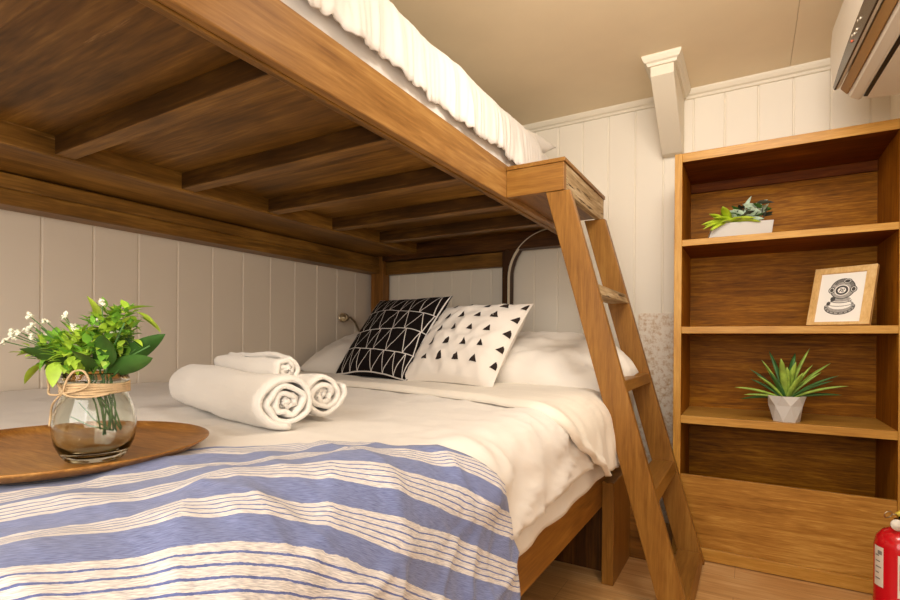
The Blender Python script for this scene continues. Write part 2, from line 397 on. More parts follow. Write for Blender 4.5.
# lower mattress
def boxy(x0, x1, y0, y1, z0, z1, r=.05):
    bm_ = MB(); bm_.box(x0, x1, y0, y1, z0, z1); return bm_
mt = MB().box(.02, 1.915, -3.12, -.14, .502, .755).build('lower_mattress', M['sheet'], bevel=.05, smooth=True, base=(.97, -1.6, .502))
mt.modifiers['b'].segments = 5
tag(mt, 'thick white mattress on the lower bunk, mostly hidden under bedding', 'mattress')
# sheet hanging from under the duvet
XE = 1.88
def f_sheet(u, v):
    y = -3.12 + v*2.42; s = 1.3 + u*(XE+.335-.03*v-1.3+.015*nz(y*3, 4)*u)
    o = .004 + .006*fz(s*2, y*3, 1)*sm(1.4, 2.0, s) + .006*math.sin(y*23+nz(y*4, 0)*3)*sm(2.0, 2.3, s)
    x, z = drape(s, o, xe=XE-.008, zt=.757, r0=.08, flare=.06); return (x, y, z)
o = MB().grid(f_sheet, 60, 140).build('bed_sheet', M['sheet'], smooth=True, solid=.003, base=(1.9, -1.9, .755))
tag(o, 'smooth white sheet hanging below the duvet along the lower bunk side', 'sheet')
def crease(a, b_, c=0, p=7): return (1-abs(nz(a, b_, c)))**p
def duv_o(s, y):
    k = sm(1.7, 2.05, s)
    return k*.013*crease(y*5+s*5, s*2.5-y*2, 3) + .004*crease(s*3.2, y*3.2, 8) + k*.006*crease(y*9-s*3, s*5, 12) + .016 + .010*fz(s*2.0+3, y*2.0, 2.2) + .006*fz(s*6, y*5, 7) * (1+k) + k*.016*(nz(y*5.5, s*1.6, 3)) + k*.007*nz(y*11+s*4, s*3, 6) + .008*k
FOLD = [(.0, -1.26), (.94, -1.371), (1.372, -1.435), (1.667, -1.513), (1.85, -1.60), (1.917, -1.635), (1.966, -1.61), (2.041, -1.473), (2.139, -1.26), (2.25, -1.12)]
def sfold(s): return sum(interp(FOLD, s+d) for d in (-.04, -.02, 0, .02, .04))/5
def f_duvet(u, v):
    y0, y1 = -3.14, -1.44
    y = y0 + v*(y1-y0)
    smax = XE+.258+.018*nz(y*2.2, 8)
    s = .02 + u*(smax-.02)
    yy = y0 + v*(sfold(s)+.10-y0)   # tucked under the turned-down band
    o = duv_o(s, yy)
    if v > .97: o -= .012*(v-.97)/.03
    x, z = drape(s, o, xe=XE, flare=.05)
    return (max(x, .012), yy, z)
root = thing('duvet', 'white duvet with a turned-down top edge spread over the lower bunk', 'duvet', (1.0, -2.2, ZT))
MB().grid(f_duvet, 150, 150).build('cover', M['duvet'], root, smooth=True, solid=.008)
def f_band(u, v):
    smax = XE+.30+.03*nz(v*3, 2)
    s = .02 + u*(smax-.02)
    ya = sfold(s)
    yb = -.80 + .06*sm(1.9, 2.1, s)
    y = ya + v*(yb-ya)
    k = sm(1.85, 2.1, s)
    o = .034 + .007*fz(s*3, y*6, 5) + k*(.016*nz(y*9, s*2, 1) + .010*nz(y*22, s*6, 1)) + .012*k
    o -= .010*(1-sm(0, .03, v)) * (1-k*.5)
    o += .011*sm(0, .03, v)*(1-sm(.05, .14, v))
    if v > .9: o -= .014*(v-.9)/.1
    o -= .012*k*sm(.3, 1, v)
    x, z = drape(s, o, xe=XE-.004, flare=.05)
    return (max(x, .012), y, z)
MB().grid(f_band, 170, 70).build('turned_down_band', M['band'], root, smooth=True, solid=.010)

# blanket: laid askew over the foot of the bed, far edge given along s
FAR = [(.9, -3.0), (1.25, -2.80), (1.45, -2.63), (1.608, -2.463), (1.747, -2.315), (1.873, -2.25), (1.926, -2.19), (1.972, -2.145), (2.022, -2.076), (2.1, -2.02), (2.2, -2.006), (2.3, -2.03), (2.5, -2.08)]
def sfar(s): return sum(interp(FAR, s+d) for d in (-.03, -.015, 0, .015, .03))/5
# the stripes curve along the cloth: s position of successive stripe bands at given y
YS = [-2.95, -2.85, -2.7, -2.6, -2.5, -2.4, -2.3, -2.2, -2.1, -2.0]
BAND = [[1.42, 1.465, 1.525, 1.565, 1.60, 1.69, 1.78, 1.86, 1.93, 1.97],
        [1.55, 1.59, 1.655, 1.70, 1.75, 1.835, 1.895, 1.94, 1.985, 2.03],
        [1.67, 1.715, 1.785, 1.835, 1.885, 1.925, 1.96, 1.995, 2.045, 2.09],
        [1.785, 1.825, 1.885, 1.92, 1.955, 1.99, 2.03, 2.085, 2.145, 2.205],
        [1.89, 1.912, 1.942, 1.970, 2.015, 2.08, 2.145, 2.20, 2.26, 2.32],
        [1.97, 1.99, 2.025, 2.065, 2.125, 2.20, 2.27, 2.33, 2.39, 2.45]]
def iso(s, y):
    y = max(-2.95, min(-2.0, y)); xs = []
    for bd in BAND:
        xs.append(sum(interp(list(zip(YS, bd)), y+d) for d in (-.05, -.025, 0, .025, .05))/5)
    if s <= xs[0]: return (s-xs[0])/.125
    for k in range(5):
        if s <= xs[k+1]: return k + (s-xs[k])/(xs[k+1]-xs[k])
    return 5 + (s-xs[5])/.09
def bl_pt(u, v):
    s = .95 + u*(XE+.56-.95)
    ye = sfar(s); y = ye + (-3.16-ye)*v
    return s, y
def f_bl(u, v):
    s, y = bl_pt(u, v)
    c = iso(s, y)*.1
    o = duv_o(s, y) + .006
    k = sm(1.4, 1.9, s)
    o += .010*max(0, nz(c*7, s*1.5, 3))*k + .022*max(0, nz(c*3.2+1.3, s*2.2, 9))*k*(1-sm(1.92, 2.12, s)) - .010*sm(1.95, 2.2, s) + .004*fz(s*9, y*9, 4) + .005*crease(s*5+y*4, y*3-s*2, 21)*sm(.5, 1.2, s)
    o += .004*sm(1.9, 2.2, s)
    if v < .02: o -= .004*(1-v/.02)
    x, z = drape(s, o, xe=XE, flare=.05); return (x, y, z)
def uv_bl(u, v):
    s, y = bl_pt(u, v); return (s*.7-y*.7, (20+iso(s, y))*PER + .006*nz(s*5, y*5, 2))
o = MB().grid(f_bl, 190, 190, uvf=uv_bl).build('striped_blanket', M['blanket'], smooth=True, solid=.004, base=(1.6, -2.7, ZT))
tag(o, 'blue and white striped woven blanket draped askew over the foot of the lower bunk', 'blanket')

# upper mattress + duvet + pillow
mt = MB().box(.1, 1.5275, -3.12, -.06, 1.6925, 1.995).build('upper_mattress', M['sheet'], bevel=.05, smooth=True, base=(.8, -1.6, 1.6925))
mt.modifiers['b'].segments = 5
tag(mt, 'white sheeted mattress on the upper bunk above the front rail', 'mattress')
def f_up(u, v):
    y = -3.14 + v*2.5
    smax = 1.445 + .275 + .025*nz(y*4, 3) + .022*nz(y*13, 5) + .012*nz(y*40, 2)
    s = .12 + u*(smax-.12); k = sm(1.47, 1.66, s)
    o = .022 + .012*fz(s*2, y*2, 3) + k*(.004*math.sin(y*47+9*nz(y*3, 1)) * abs(nz(y*5, 2)) * 1.4 + .014*nz(y*16, s*2) + .007*nz(y*45, s*3) + .016*crease(y*7, s*1.5, 4, 4) + .002)
    x, z = drape(s, o, xe=1.440, zt=2.016, r0=.085, flare=.02); return (x, y, z)
o = MB().grid(f_up, 70, 420).build('upper_duvet', M['duvet'], smooth=True, solid=.006, base=(.8, -1.8, 1.968))
tag(o, 'white duvet with gathered hem hanging over the edge of the upper bunk', 'duvet')

def pillow_fn(w, h, t, seed=0, pinch=.10, wr=.006, p=2.6, sag=0):
    def S(u, v, sgn, lift=0):   # u,v in -1..1
        ex = 1 - pinch*(1-abs(v)**2.2); ey = 1 - pinch*(1-abs(u)**2.2)
        x = w/2*u*ex; y = h/2*v*ey
        e = max(0, (1-abs(u)**p))*max(0, (1-abs(v)**p))
        th = t/2*e**.55
        th += e**.3*wr*fz(u*2.2+seed, v*2.2, sgn*3+seed, 5) * 1.2
        # seam wrinkles towards corners
        th += wr*.8*math.sin((u*v)*14+seed)*e*(1-e) + wr*.9*e**.4*(1-abs(nz(u*2.6+seed, v*2.6, sgn*2)))**6
        return Vector((x, y - sag*abs(u)*0, sgn*(th+lift)))
    return S
def make_pillow(name, mats, S, mat4, n=36, parent=None, extra=None, base=None):
    mb = MB()
    for sgn in (1, -1):
        mb.grid(lambda a, b, sg=sgn: mat4 @ S(a*2-1, b*2-1, sg), n, n, flip=(sgn < 0))
    o = mb
    ob = mb.build(name, mats, parent, smooth=True, merge=.0006, base=base)
    return ob
def frame_mat(o, ex, ey):
    ex = Vector(ex).normalized(); ey = Vector(ey); ey = (ey-ex*ey.dot(ex)).normalized(); ez = ex.cross(ey)
    m = Matrix.Identity(4)
    for i in range(3): m[i][0], m[i][1], m[i][2], m[i][3] = ex[i], ey[i], ez[i], o[i]
    return m
SB = .80
_S = pillow_fn(.78, .54, .23, 2, .05, .014, p=2.6)
def S_right(u, v, sgn, lift=0):
    q = _S(u, v, sgn, lift); t = max(0, (u-.35)/.65)**2
    q.y = q.y*(1-.50*t) - .11*t; return q
o = make_pillow('pillow', M['pillow'], S_right, frame_mat((1.64, -.69, .888), (1, -.06, -.085), (0, .9, .34)), base=(1.66, -.66, .905))
tag(o, 'plump white pillow by the ladder, right of the triangle-print cushion', 'pillow', 'white pillows on the lower bunk')
o = make_pillow('pillow', M['pillow'], pillow_fn(.74, .56, .24, 5, .06, .010, p=3.0), frame_mat((.46, -.58, .905), (1, .05, 0), (0, .9, .30)), base=(.46, -.58, .905))
tag(o, 'white pillow in the wall corner, half hidden behind the black cushion', 'pillow', 'white pillows on the lower bunk')
o = make_pillow('pillow', M['pillow'], pillow_fn(.74, .50, .20, 9, .08, .012), frame_mat((1.16, -.60, 2.055), (1, -.03, -.1), (.03, .95, .12)), base=(1.16, -.60, 2.055))
tag(o, 'white pillow at the head of the upper bunk with one corner sticking out', 'pillow')

# cushions: base pattern lives in the cushion's own mesh
def strip(mb, S, m4, pts, wd, mi, lift=.0025):
    """ribbon on the cushion front along uv polyline"""
    dense = []
    for (a, b_), (c, d) in zip(pts, pts[1:]):
        n = max(2, int(math.hypot(c-a, d-b_)/.05))
        dense += [(a+(c-a)*k/n, b_+(d-b_)*k/n) for k in range(n)]
    dense.append(pts[-1]); L = []
    for i, (a, b_) in enumerate(dense):
        p, q = dense[max(0, i-1)], dense[min(len(dense)-1, i+1)]
        dx, dy = q[0]-p[0], q[1]-p[1]; l = math.hypot(dx, dy) or 1
        nx, ny = -dy/l*wd, dx/l*wd
        cl = lambda t: max(-.995, min(.995, t))
        L.append((m4 @ S(cl(a+nx), cl(b_+ny), 1, lift), m4 @ S(cl(a-nx), cl(b_-ny), 1, lift)))
    vs = [p for pr in L for p in pr]
    mb.add(vs, [(2*i, 2*i+1, 2*i+3, 2*i+2) for i in range(len(L)-1)], mi)
def cushion(name, m4, S, mats, deco, n=40, base=None):
    mb = MB()
    for sgn in (1, -1):
        mb.grid(lambda a, b, sg=sgn: m4 @ S(a*2-1, b*2-1, sg), n, n, flip=(sgn < 0))
    deco(mb)
    return mb.build(name, mats, None, smooth=True, base=base)
# black cushion
A, Bq, D = Vector((.50, -.97, .80)), Vector((1.07, -1.085, .80)), Vector((.515, -.64, 1.23))
ex = (Bq-A); ey = (D-A)
ctr = A + ex/2 + ey/2 + Vector((0, .02, .0))
m4b = frame_mat(ctr, ex, ey); Sb = pillow_fn(ex.length, ey.length, .15, 3, .05, .004)
def deco_b(mb):
    rows = [-.98, -.5, -.02, .46, .97]; rnd = random.Random(4)
    wv = lambda u, r: r + .03*math.sin(u*2.4+r*5)
    for r in rows[1:-1] + [rows[0], rows[-1]]:
        strip(mb, Sb, m4b, [(-.98+1.96*k/20, max(-.985, min(.985, wv(-.98+1.96*k/20, r)))) for k in range(21)], .009, 1)
    for a, b_ in zip(rows, rows[1:]):
        u = -.95; k = 0
        while u < .93:
            du = rnd.uniform(.12, .26) if k % 2 == 0 else rnd.uniform(.05, .16)
            u2 = min(.96, u+du)
            lo, hi = wv(u, a), wv(u2, b_)
            if k % 2 == 0: strip(mb, Sb, m4b, [(u, wv(u, a)), (u2, wv(u2, b_))], .0075, 1)
            else: strip(mb, Sb, m4b, [(u, wv(u, b_)), (u2, wv(u2, a))], .0075, 1)
            u = u2; k += 1
    for uu in (-.985, .985): strip(mb, Sb, m4b, [(uu, -.98), (uu, .98)], .008, 1)
o = cushion('cushion', m4b, Sb, [M['black'], M['line']], deco_b, base=tuple(ctr))
tag(o, 'black square cushion with white irregular line pattern leaning on the pillows', 'cushion')
# white cushion
A, Bq, D = Vector((1.03, -1.07, .80)), Vector((1.56, -1.15, .80)), Vector((1.015, -.73, 1.172))
ex = (Bq-A); ey = (D-A); ctr = A + ex/2 + ey/2 + Vector((0, .02, 0))
m4w = frame_mat(ctr, ex, ey + Vector((.01, 0, 0))); Sw = pillow_fn(ex.length, ey.length, .17, 8, .06, .012)
def deco_w(mb):
    rnd = random.Random(2)
    for j in range(5):
        for i in range(6):
            u = -.86 + .365*i; v = -.60 + .36*j
            if u > .97 or v > .92: continue
            s = .072*rnd.uniform(.85, 1.15); q = rnd.uniform(-.15, .15)
            tri = [(u-s, v-s), (u+s, v-s), (u+q*s, v+s*1.15)]
            # small subdivided triangle
            n = 4; idx = {}; vs = []; fs = []
            for a in range(n+1):
                for b_ in range(n+1-a):
                    w0, w1 = a/n, b_/n; w2 = 1-w0-w1
                    uu = tri[0][0]*w2+tri[1][0]*w0+tri[2][0]*w1; vv = tri[0][1]*w2+tri[1][1]*w0+tri[2][1]*w1
                    cl = lambda t: max(-.985, min(.985, t))
                    idx[a, b_] = len(vs); vs.append(m4w @ Sw(cl(uu), cl(vv), 1, .0025))
            for a in range(n):
                for b_ in range(n-a):
                    fs.append((idx[a, b_], idx[a+1, b_], idx[a, b_+1]))
                    if a+b_ < n-1: fs.append((idx[a+1, b_], idx[a+1, b_+1], idx[a, b_+1]))
            mb.add(vs, fs, 1)
o = cushion('cushion', m4w, Sw, [M['cushw'], M['tri']], deco_w, base=tuple(ctr))
tag(o, 'white square cushion printed with small dark triangles, beside the black cushion', 'cushion')

# ------------------------------------------------------------------ towels
def towel(a, b_, R, turns, seed, label, sq=.93):
    a, b_ = Vector(a), Vector(b_); ax = (b_-a).normalized(); sd = Vector((0,0,1)).cross(ax).normalized(); L = (b_-a).length
    up = ax.cross(sd); NP, NL = int(turns*30), 26
    def fn(u, v):
        th = u*turns*2*PI; r = R*(.10 + .86*u) if u < 1 else R
        t = v
        tele = (1-u)*.014*nz(u*3+seed, seed)*(1 if v > .5 else -1) - (1-u)*.010*(1 if v > .9 else (-1 if v < .1 else 0))
        w = .006*fz(t*5+seed, th*.7, seed, 3) + .006*nz(th*1.3, t*2.2, seed)*(.3+u)
        if u < .75: w += .010*nz(th*2.2, seed, t*2)*(1-u)
        # lip end soft
        rr = r + w
        ang = th + seed
        e = 1 - .10*sm(.9, 1, abs(2*v-1))*u
        p = a + ax*(t*L+tele) + sd*rr*math.cos(ang)*1.06*e + up*rr*math.sin(ang)*sq*e
        if u > .8 and p.z < a.z - R*.86: p.z = a.z - R*.86 + (p.z-(a.z-R*.86))*.3
        return p
    o = MB().grid(fn, NP, NL).build('rolled_towel', M['terry'], smooth=True, solid=.011, base=(a+b_)/2 - Vector((0, 0, R)))
    tag(o, label, 'towel', 'rolled white towels'); return o
TB = .802
towel((.985, -2.105, TB+.060), (1.585, -2.265, TB+.060), .076, 3.6, 1.0, 'large rolled white towel at the front, nearest the tray')
towel((1.02, -1.955, TB+.058), (1.53, -2.10, TB+.058), .068, 3.4, 4.2, 'rolled white towel lying behind the large front roll')
towel((1.02, -2.02, TB+.117), (1.42, -2.125, TB+.117), .047, 2.8, 2.5, 'small rolled white towel lying on top of the other two')

# ------------------------------------------------------------------ tray, jar, bouquet
TZ = .803
TC = Vector((1.432, -2.634, TZ))
prof = [(0, -.004), (.19, -.004), (.222, .002), (.240, .013), (.244, .0165), (.241, .0175), (.226, .0105), (.19, .006), (0, .006)]
o = MB().lathe([(max(r*.955, .0005), z) for r, z in prof], TC, 72).build('round_tray', M['tray'], smooth=True, base=tuple(TC))
tag(o, 'round brown wooden tray on the striped blanket carrying the jar', 'tray')
JC = Vector((1.566, -2.640, TZ+.0065))
Rv = Vector((.8625, .506, 0)); Fv = Vector((-.506, .8625, 0))
SR, SZ = .80, .89
jar = thing('glass_jar', 'clear glass jar tied with a twine bow on the wooden tray', 'jar', tuple(JC))
outp = [(.0005, 0), (.040, 0), (.049, .003), (.056, .012), (.066, .032), (.0695, .05), (.0695, .066), (.067, .083), (.060, .103), (.0555, .112), (.0545, .118), (.0545, .136), (.0572, .1385), (.0572, .1425), (.055, .145), (.055, .151), (.0535, .153)]
inn = [(.0515, .151), (.0515, .118), (.0525, .112), (.057, .103), (.064, .083), (.0665, .066), (.0665, .05), (.062, .032), (.050, .016), (.030, .011), (.0005, .010)]
MB().lathe([(max(r*SR, .0005), z*SZ) for r, z in outp+inn], JC, 56).build('jar_body', M['glass'], jar, smooth=True, merge=.0004)
mb = MB()
for k in range(5):
    z = .1195 + k*.0036
    mb.tube([JC + Vector((.0562*SR*math.cos(a), .0562*SR*math.sin(a), z*SZ + .001*math.sin(3*a+k))) for a in [2*PI*i/40 for i in range(41)]], .0021, 6, cap=False)
mb.build('twine', M['twine'], jar, smooth=True)
def jp(x, z, d=0):  # on the camera side of the neck
    aa = math.asin(max(-.98, min(.98, x/.062))); return JC + Rv*x*.85 - Fv*(.062*SR*math.cos(aa)+d) + Vector((0, 0, z*SZ))
mb = MB()
def loop(pts, r=.0016):
    q = []
    P4 = [Vector(p) for p in pts]
    for i in range(len(P4)-1):
        p0, p1, p2, p3 = P4[max(0, i-1)], P4[i], P4[i+1], P4[min(len(P4)-1, i+2)]
        for k in range(6):
            t = k/6; q.append(.5*((2*p1)+(p2-p0)*t+(2*p0-5*p1+4*p2-p3)*t*t+(3*p1-p0-3*p2+p3)*t**3))
    q.append(P4[-1]); mb.tube(q, r, 6)
loop([jp(-.018, .122), jp(-.006, .143, .004), jp(.008, .158, .006), jp(.022, .158, .006), jp(.028, .142, .004), jp(.022, .131, .002), jp(.002, .124), jp(-.018, .121)])
loop([jp(-.018, .122), jp(-.034, .142, .004), jp(-.052, .146, .012), jp(-.060, .130, .016), jp(-.050, .119, .010), jp(-.030, .118, .003), jp(-.018, .121)])
loop([jp(-.018, .121), jp(-.036, .108, .002), jp(-.050, .096, .004), jp(-.060, .080, .012), jp(-.061, .062, .016)])
loop([jp(-.018, .121), jp(.0, .116, .002), jp(.03, .115, .002), jp(.05, .119, .003)])
mb.build('bow', M['twine'], jar, smooth=True)

bq = thing('flower_bouquet', 'bunch of artificial greenery with tiny white blossoms in the glass jar', 'flowers', tuple(JC+Vector((0, 0, .03))))
def leaf(mb, p, d, L, W, mi=0, curl=.25, up=Vector((0,0,1)), fold=.25, n=6):
    d = Vector(d).normalized(); sdv = d.cross(up)
    if sdv.length < .05: sdv = d.cross(Vector((1, 0, 0)))
    sdv.normalize(); nn = sdv.cross(d)
    L3 = []
    for i in range(n+1):
        t = i/n; w = W*math.sin(PI*min(1, t**.75*.98+.02))**.8*.5
        c = p + d*(L*t) - nn*(curl*L*t*t)
        L3.append((c - sdv*w + nn*w*fold, c, c + sdv*w + nn*w*fold))
    vs = [q for tr in L3 for q in tr]; fs = []
    for i in range(n):
        fs += [(3*i, 3*i+1, 3*i+4, 3*i+3), (3*i+1, 3*i+2, 3*i+5, 3*i+4)]
    mb.add(vs, fs, mi)
def bp_(x, z, d=0): return JC + Rv*(x*.80+.004) + Fv*d*.8 + Vector((0, 0, z*SZ if z < .15 else .1335+(z-.15)*.80))
rnd = random.Random(11)
foot = bp_(.022, .045, .0)
# stems
tips = []
for k in range(13):
    x = -.03 + .075*k/12; d = rnd.uniform(-.02, .02)
    a = foot + Vector((rnd.uniform(-.012, .012), rnd.uniform(-.012, .012), rnd.uniform(-.004, .01)))
    n_ = bp_(x*.75, .14, d); tip = bp_(-.14+.26*k/12, .20+rnd.uniform(0, .05), d*2)
    MB().tube([a, a.lerp(n_, .5)+Rv*.004, n_, n_.lerp(tip, .5)+Vector((0, 0, .01)), tip], .0013, 5).build('stem', M['stem'], bq, smooth=True)
MB().tube([bp_(-.045, .075, -.01), bp_(-.01, .06, -.01), bp_(.03, .05)], .001, 5).build('stem', M['stem'], bq, smooth=True)
MB().tube([bp_(-.03, .10, -.01), bp_(0, .07, -.01), bp_(.03, .05)], .001, 5).build('stem', M['stem'], bq, smooth=True)
# broad dark leaves
for p, d, L, W in ((bp_(.03, .165, 0), Rv*.9+Vector((0, 0, .55))-Fv*.1, .10, .042), (bp_(.02, .15, -.01), Rv*.9+Vector((0, 0, .3))-Fv*.3, .105, .042),
                   (bp_(.0, .155, -.03), Rv*.3+Vector((0, 0, .5))-Fv*.7, .07, .045), (bp_(-.02, .155, -.02), -Rv*.55+Vector((0, 0, .45))-Fv*.5, .075, .05),
                   (bp_(-.02, .16, .02), -Rv*.9+Vector((0, 0, .4)), .08, .045), (bp_(.02, .16, -.03), Rv*.5+Vector((0, 0, .65))-Fv*.5, .08, .05),
                   (bp_(.0, .16, .03), Rv*.2+Vector((0, 0, .9))+Fv*.3, .08, .05)):
    mb = MB(); leaf(mb, p, d, L*1.08, W*.72, 0, .12, up=Fv+Vector((0, 0, .5)), fold=.45, n=8); mb.build('broad_leaf', M['leafD'], bq, smooth=True)
# light leafy sprays
mb = MB()
def spray(c, rad, n, mi, L=(.012, .023)):
    for _ in range(int(n*1.7)):
        q = Vector((rnd.gauss(0, 1), rnd.gauss(0, 1), rnd.gauss(0, .8))).normalized()
        p = c + q*rad*rnd.uniform(.2, 1)
        leaf(mb, p, q+Vector((0, 0, .35)), rnd.uniform(*L), rnd.uniform(.008, .013), mi if rnd.random() < .75 else 1-mi, rnd.uniform(.1, .5), n=4)
for x, z, d, rad, n, mi in ((-.055, .192, -.02, .022, 22, 0), (-.02, .205, -.03, .028, 26, 0), (.0, .225, -.01, .026, 24, 1), (.02, .238, .0, .026, 24, 0), (.035, .200, -.03, .024, 24, 1),
                            (.045, .258, .0, .018, 18, 1), (.022, .262, .0, .02, 16, 0), (-.035, .180, -.04, .02, 18, 0), (-.075, .182, -.03, .018, 12, 1), (.055, .268, .0, .014, 10, 0),
                            (.01, .185, -.04, .026, 22, 1), (-.04, .222, .0, .022, 16, 1), (.06, .225, -.01, .02, 14, 1), (-.01, .245, .01, .02, 12, 1), (.05, .19, -.03, .02, 12, 1), (-.06, .205, -.03, .024, 20, 1), (.03, .215, -.035, .026, 24, 0), (-.015, .19, -.05, .024, 22, 0), (-.09, .195, -.02, .02, 14, 0), (.0, .20, -.045, .026, 22, 0), (.045, .235, -.02, .022, 18, 0)):
    spray(bp_(x, z, d), rad, n, mi)
# bright outer leaves
for p, d in ((bp_(-.085, .190, -.03), -Rv+Vector((0, 0, .1))), (bp_(-.10, .186, -.03), -Rv*.8+Vector((0, 0, .25))), (bp_(-.07, .172, -.05), -Rv*.5-Vector((0, 0, .4))), (bp_(-.045, .175, -.05), -Vector((0, 0, .6))+Rv*.2-Fv*.4),
             (bp_(.06, .275, 0), Rv+Vector((0, 0, .35))), (bp_(.072, .272, 0), Rv-Vector((0, 0, .45))), (bp_(.082, .262, 0), Rv-Vector((0, 0, .5))), (bp_(.025, .262, 0), -Rv+Vector((0, 0, .1))), (bp_(.0, .258, 0), -Rv*.3+Vector((0, 0, 1)))):
    leaf(mb, p, d, .040, .020, 0, .2, n=6)
mb.build('foliage', [M['leafL'], M['leafM']], bq, smooth=True)
# tiny white blossoms on thin stalks
for x, z in ((-.145, .230), (-.14, .222), (-.146, .212), (-.118, .238), (-.108, .242), (-.125, .232), (-.104, .262), (-.074, .252), (-.048, .262), (-.030, .236), (-.034, .242), (-.078, .226), (.042, .226), (.046, .228), (.008, .256), (.026, .288), (-.094, .222)):
    c = bp_(x*1.14 if x < -.06 else x, z, rnd.uniform(-.03, .0)); mb = MB()
    for _ in range(7):
        q = Vector((rnd.gauss(0, 1), rnd.gauss(0, 1), rnd.gauss(0, 1))).normalized()
        leaf(mb, c, q, .0085, .007, 0, .1, n=3)
        mb.lathe([(.0003, -.0022), (.0018, -.001), (.0022, .0004), (.0014, .0018), (.0003, .0022)], c+q*.0035, 6)
    bl = mb.build('blossom', M['bloom'], bq, smooth=True)
    r0 = bp_(x*.35, .165, 0)
    MB().tube([r0, r0.lerp(c, .5)+Vector((0, 0, .006)), c], .0007, 4).build('stalk', M['stem'], bl, smooth=True)

# ------------------------------------------------------------------ reading lamp
lamp = thing('reading_lamp', 'small silver gooseneck reading lamp on the wall by the corner pillow', 'lamp', (.004, -.20, 1.0))
MB().lathe([(.001, 0), (.034, 0), (.034, .008), (.028, .014), (.001, .014)], (.002, -.20, 1.0), 24, axis=(1, 0, 0)).build('wall_plate', M['chrome'], lamp, smooth=True)
MB().tube([(.015, -.20, 1.0), (.05, -.21, 1.0), (.08, -.25, 1.025), (.085, -.29, 1.075), (.085, -.33, 1.125), (.085, -.37, 1.15), (.085, -.41, 1.148)], .007, 10).build('gooseneck', M['chrome'], lamp, smooth=True)
hd = MB().lathe([(.001, -.035), (.014, -.035), (.028, -.018), (.032, .02), (.026, .022), (.021, .0), (.001, -.004)], (.09, -.44, 1.145), 24, axis=(.3, -1, -.05)).build('lamp_head', M['chrome'], lamp, smooth=True)

# ------------------------------------------------------------------ bookcase
BX0, BX1, BY, BT = 2.140, 2.985, -.44, 1.881
case = thing('bookcase', 'tall open brown wooden bookcase against the white panelled wall', 'bookcase', (2.56, -.23, 0))
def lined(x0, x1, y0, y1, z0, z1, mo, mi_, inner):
    """board: inner faces take the darker wood"""
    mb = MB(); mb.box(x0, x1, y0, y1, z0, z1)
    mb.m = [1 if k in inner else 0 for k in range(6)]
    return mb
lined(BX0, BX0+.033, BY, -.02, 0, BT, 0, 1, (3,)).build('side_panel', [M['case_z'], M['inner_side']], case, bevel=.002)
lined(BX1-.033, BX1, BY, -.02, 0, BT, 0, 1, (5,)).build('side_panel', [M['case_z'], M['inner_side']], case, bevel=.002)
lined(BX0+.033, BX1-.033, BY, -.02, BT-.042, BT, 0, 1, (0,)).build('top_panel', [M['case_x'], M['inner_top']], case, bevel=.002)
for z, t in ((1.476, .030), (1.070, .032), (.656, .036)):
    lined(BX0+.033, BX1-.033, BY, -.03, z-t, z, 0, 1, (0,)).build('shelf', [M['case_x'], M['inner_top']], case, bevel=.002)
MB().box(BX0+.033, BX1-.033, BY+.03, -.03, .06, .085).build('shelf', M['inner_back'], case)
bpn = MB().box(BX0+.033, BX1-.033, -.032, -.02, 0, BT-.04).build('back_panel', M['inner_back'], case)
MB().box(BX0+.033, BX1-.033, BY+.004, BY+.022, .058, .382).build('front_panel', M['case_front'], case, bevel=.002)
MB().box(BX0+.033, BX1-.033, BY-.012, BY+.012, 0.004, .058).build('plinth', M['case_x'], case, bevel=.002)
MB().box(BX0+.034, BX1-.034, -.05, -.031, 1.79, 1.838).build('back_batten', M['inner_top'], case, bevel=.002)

# ------------------------------------------------------------------ things on the shelves
# white trough planter with two succulents
pz = 1.4765
pl = thing('succulent_planter', 'low white rectangular planter of succulents on the top shelf of the bookcase', 'plant', (2.40, -.33, pz))
mb = MB()
b0 = [(2.272, -.375), (2.525, -.375), (2.525, -.285), (2.272, -.285)]; t0 = [(2.292, -.385), (2.532, -.385), (2.532, -.275), (2.292, -.275)]
vs = [(x, y, pz) for x, y in b0] + [(x, y, pz+.07) for x, y in t0]
ti = [(2.30, -.377), (2.524, -.377), (2.524, -.283), (2.30, -.283)]
vs += [(x, y, pz+.07) for x, y in ti] + [(x, y, pz+.055) for x, y in ti]
fs = [(0, 3, 2, 1)] + [(i, (i+1) % 4, (i+1) % 4+4, i+4) for i in range(4)] + [(i+4, (i+1) % 4+4, (i+1) % 4+8, i+8) for i in range(4)] + [(i+8, (i+1) % 4+8, (i+1) % 4+12, i+12) for i in range(4)]
mb.add(vs, fs); mb.build('planter_box', M['pot'], pl, bevel=.002)
MB().box(2.30, 2.524, -.377, -.283, pz+.05, pz+.06).build('soil', M['soil'], pl)
def fat(mb, p, d, L, W, T, mi=0, curl=.2, n=6):
    d = Vector(d).normalized(); up = Vector((0, 0, 1)); sdv = d.cross(up)
    if sdv.length < .05: sdv = d.cross(Vector((1, 0, 0)))
    sdv.normalize(); nn = sdv.cross(d); pts = []; rr = []; b = len(mb.v); vs = []; fs = []
    K = 6
    for i in range(n+1):
        t = i/n; w = (math.sin(PI*(.12+.86*t))**.7)*.5
        if i == n: w = .02
        c = p + d*L*t + nn*(-curl*L*t*t)
        for k in range(K):
            a = 2*PI*k/K; vs.append(c + sdv*math.cos(a)*W*w + nn*math.sin(a)*T*w)
    for i in range(n):
        for k in range(K): fs.append((i*K+k, i*K+(k+1) % K, (i+1)*K+(k+1) % K, (i+1)*K+k))
    fs.append(list(range(K))[::-1]); fs.append([n*K+k for k in range(K)])
    mb.add(vs, fs, mi)
rnd = random.Random(5)
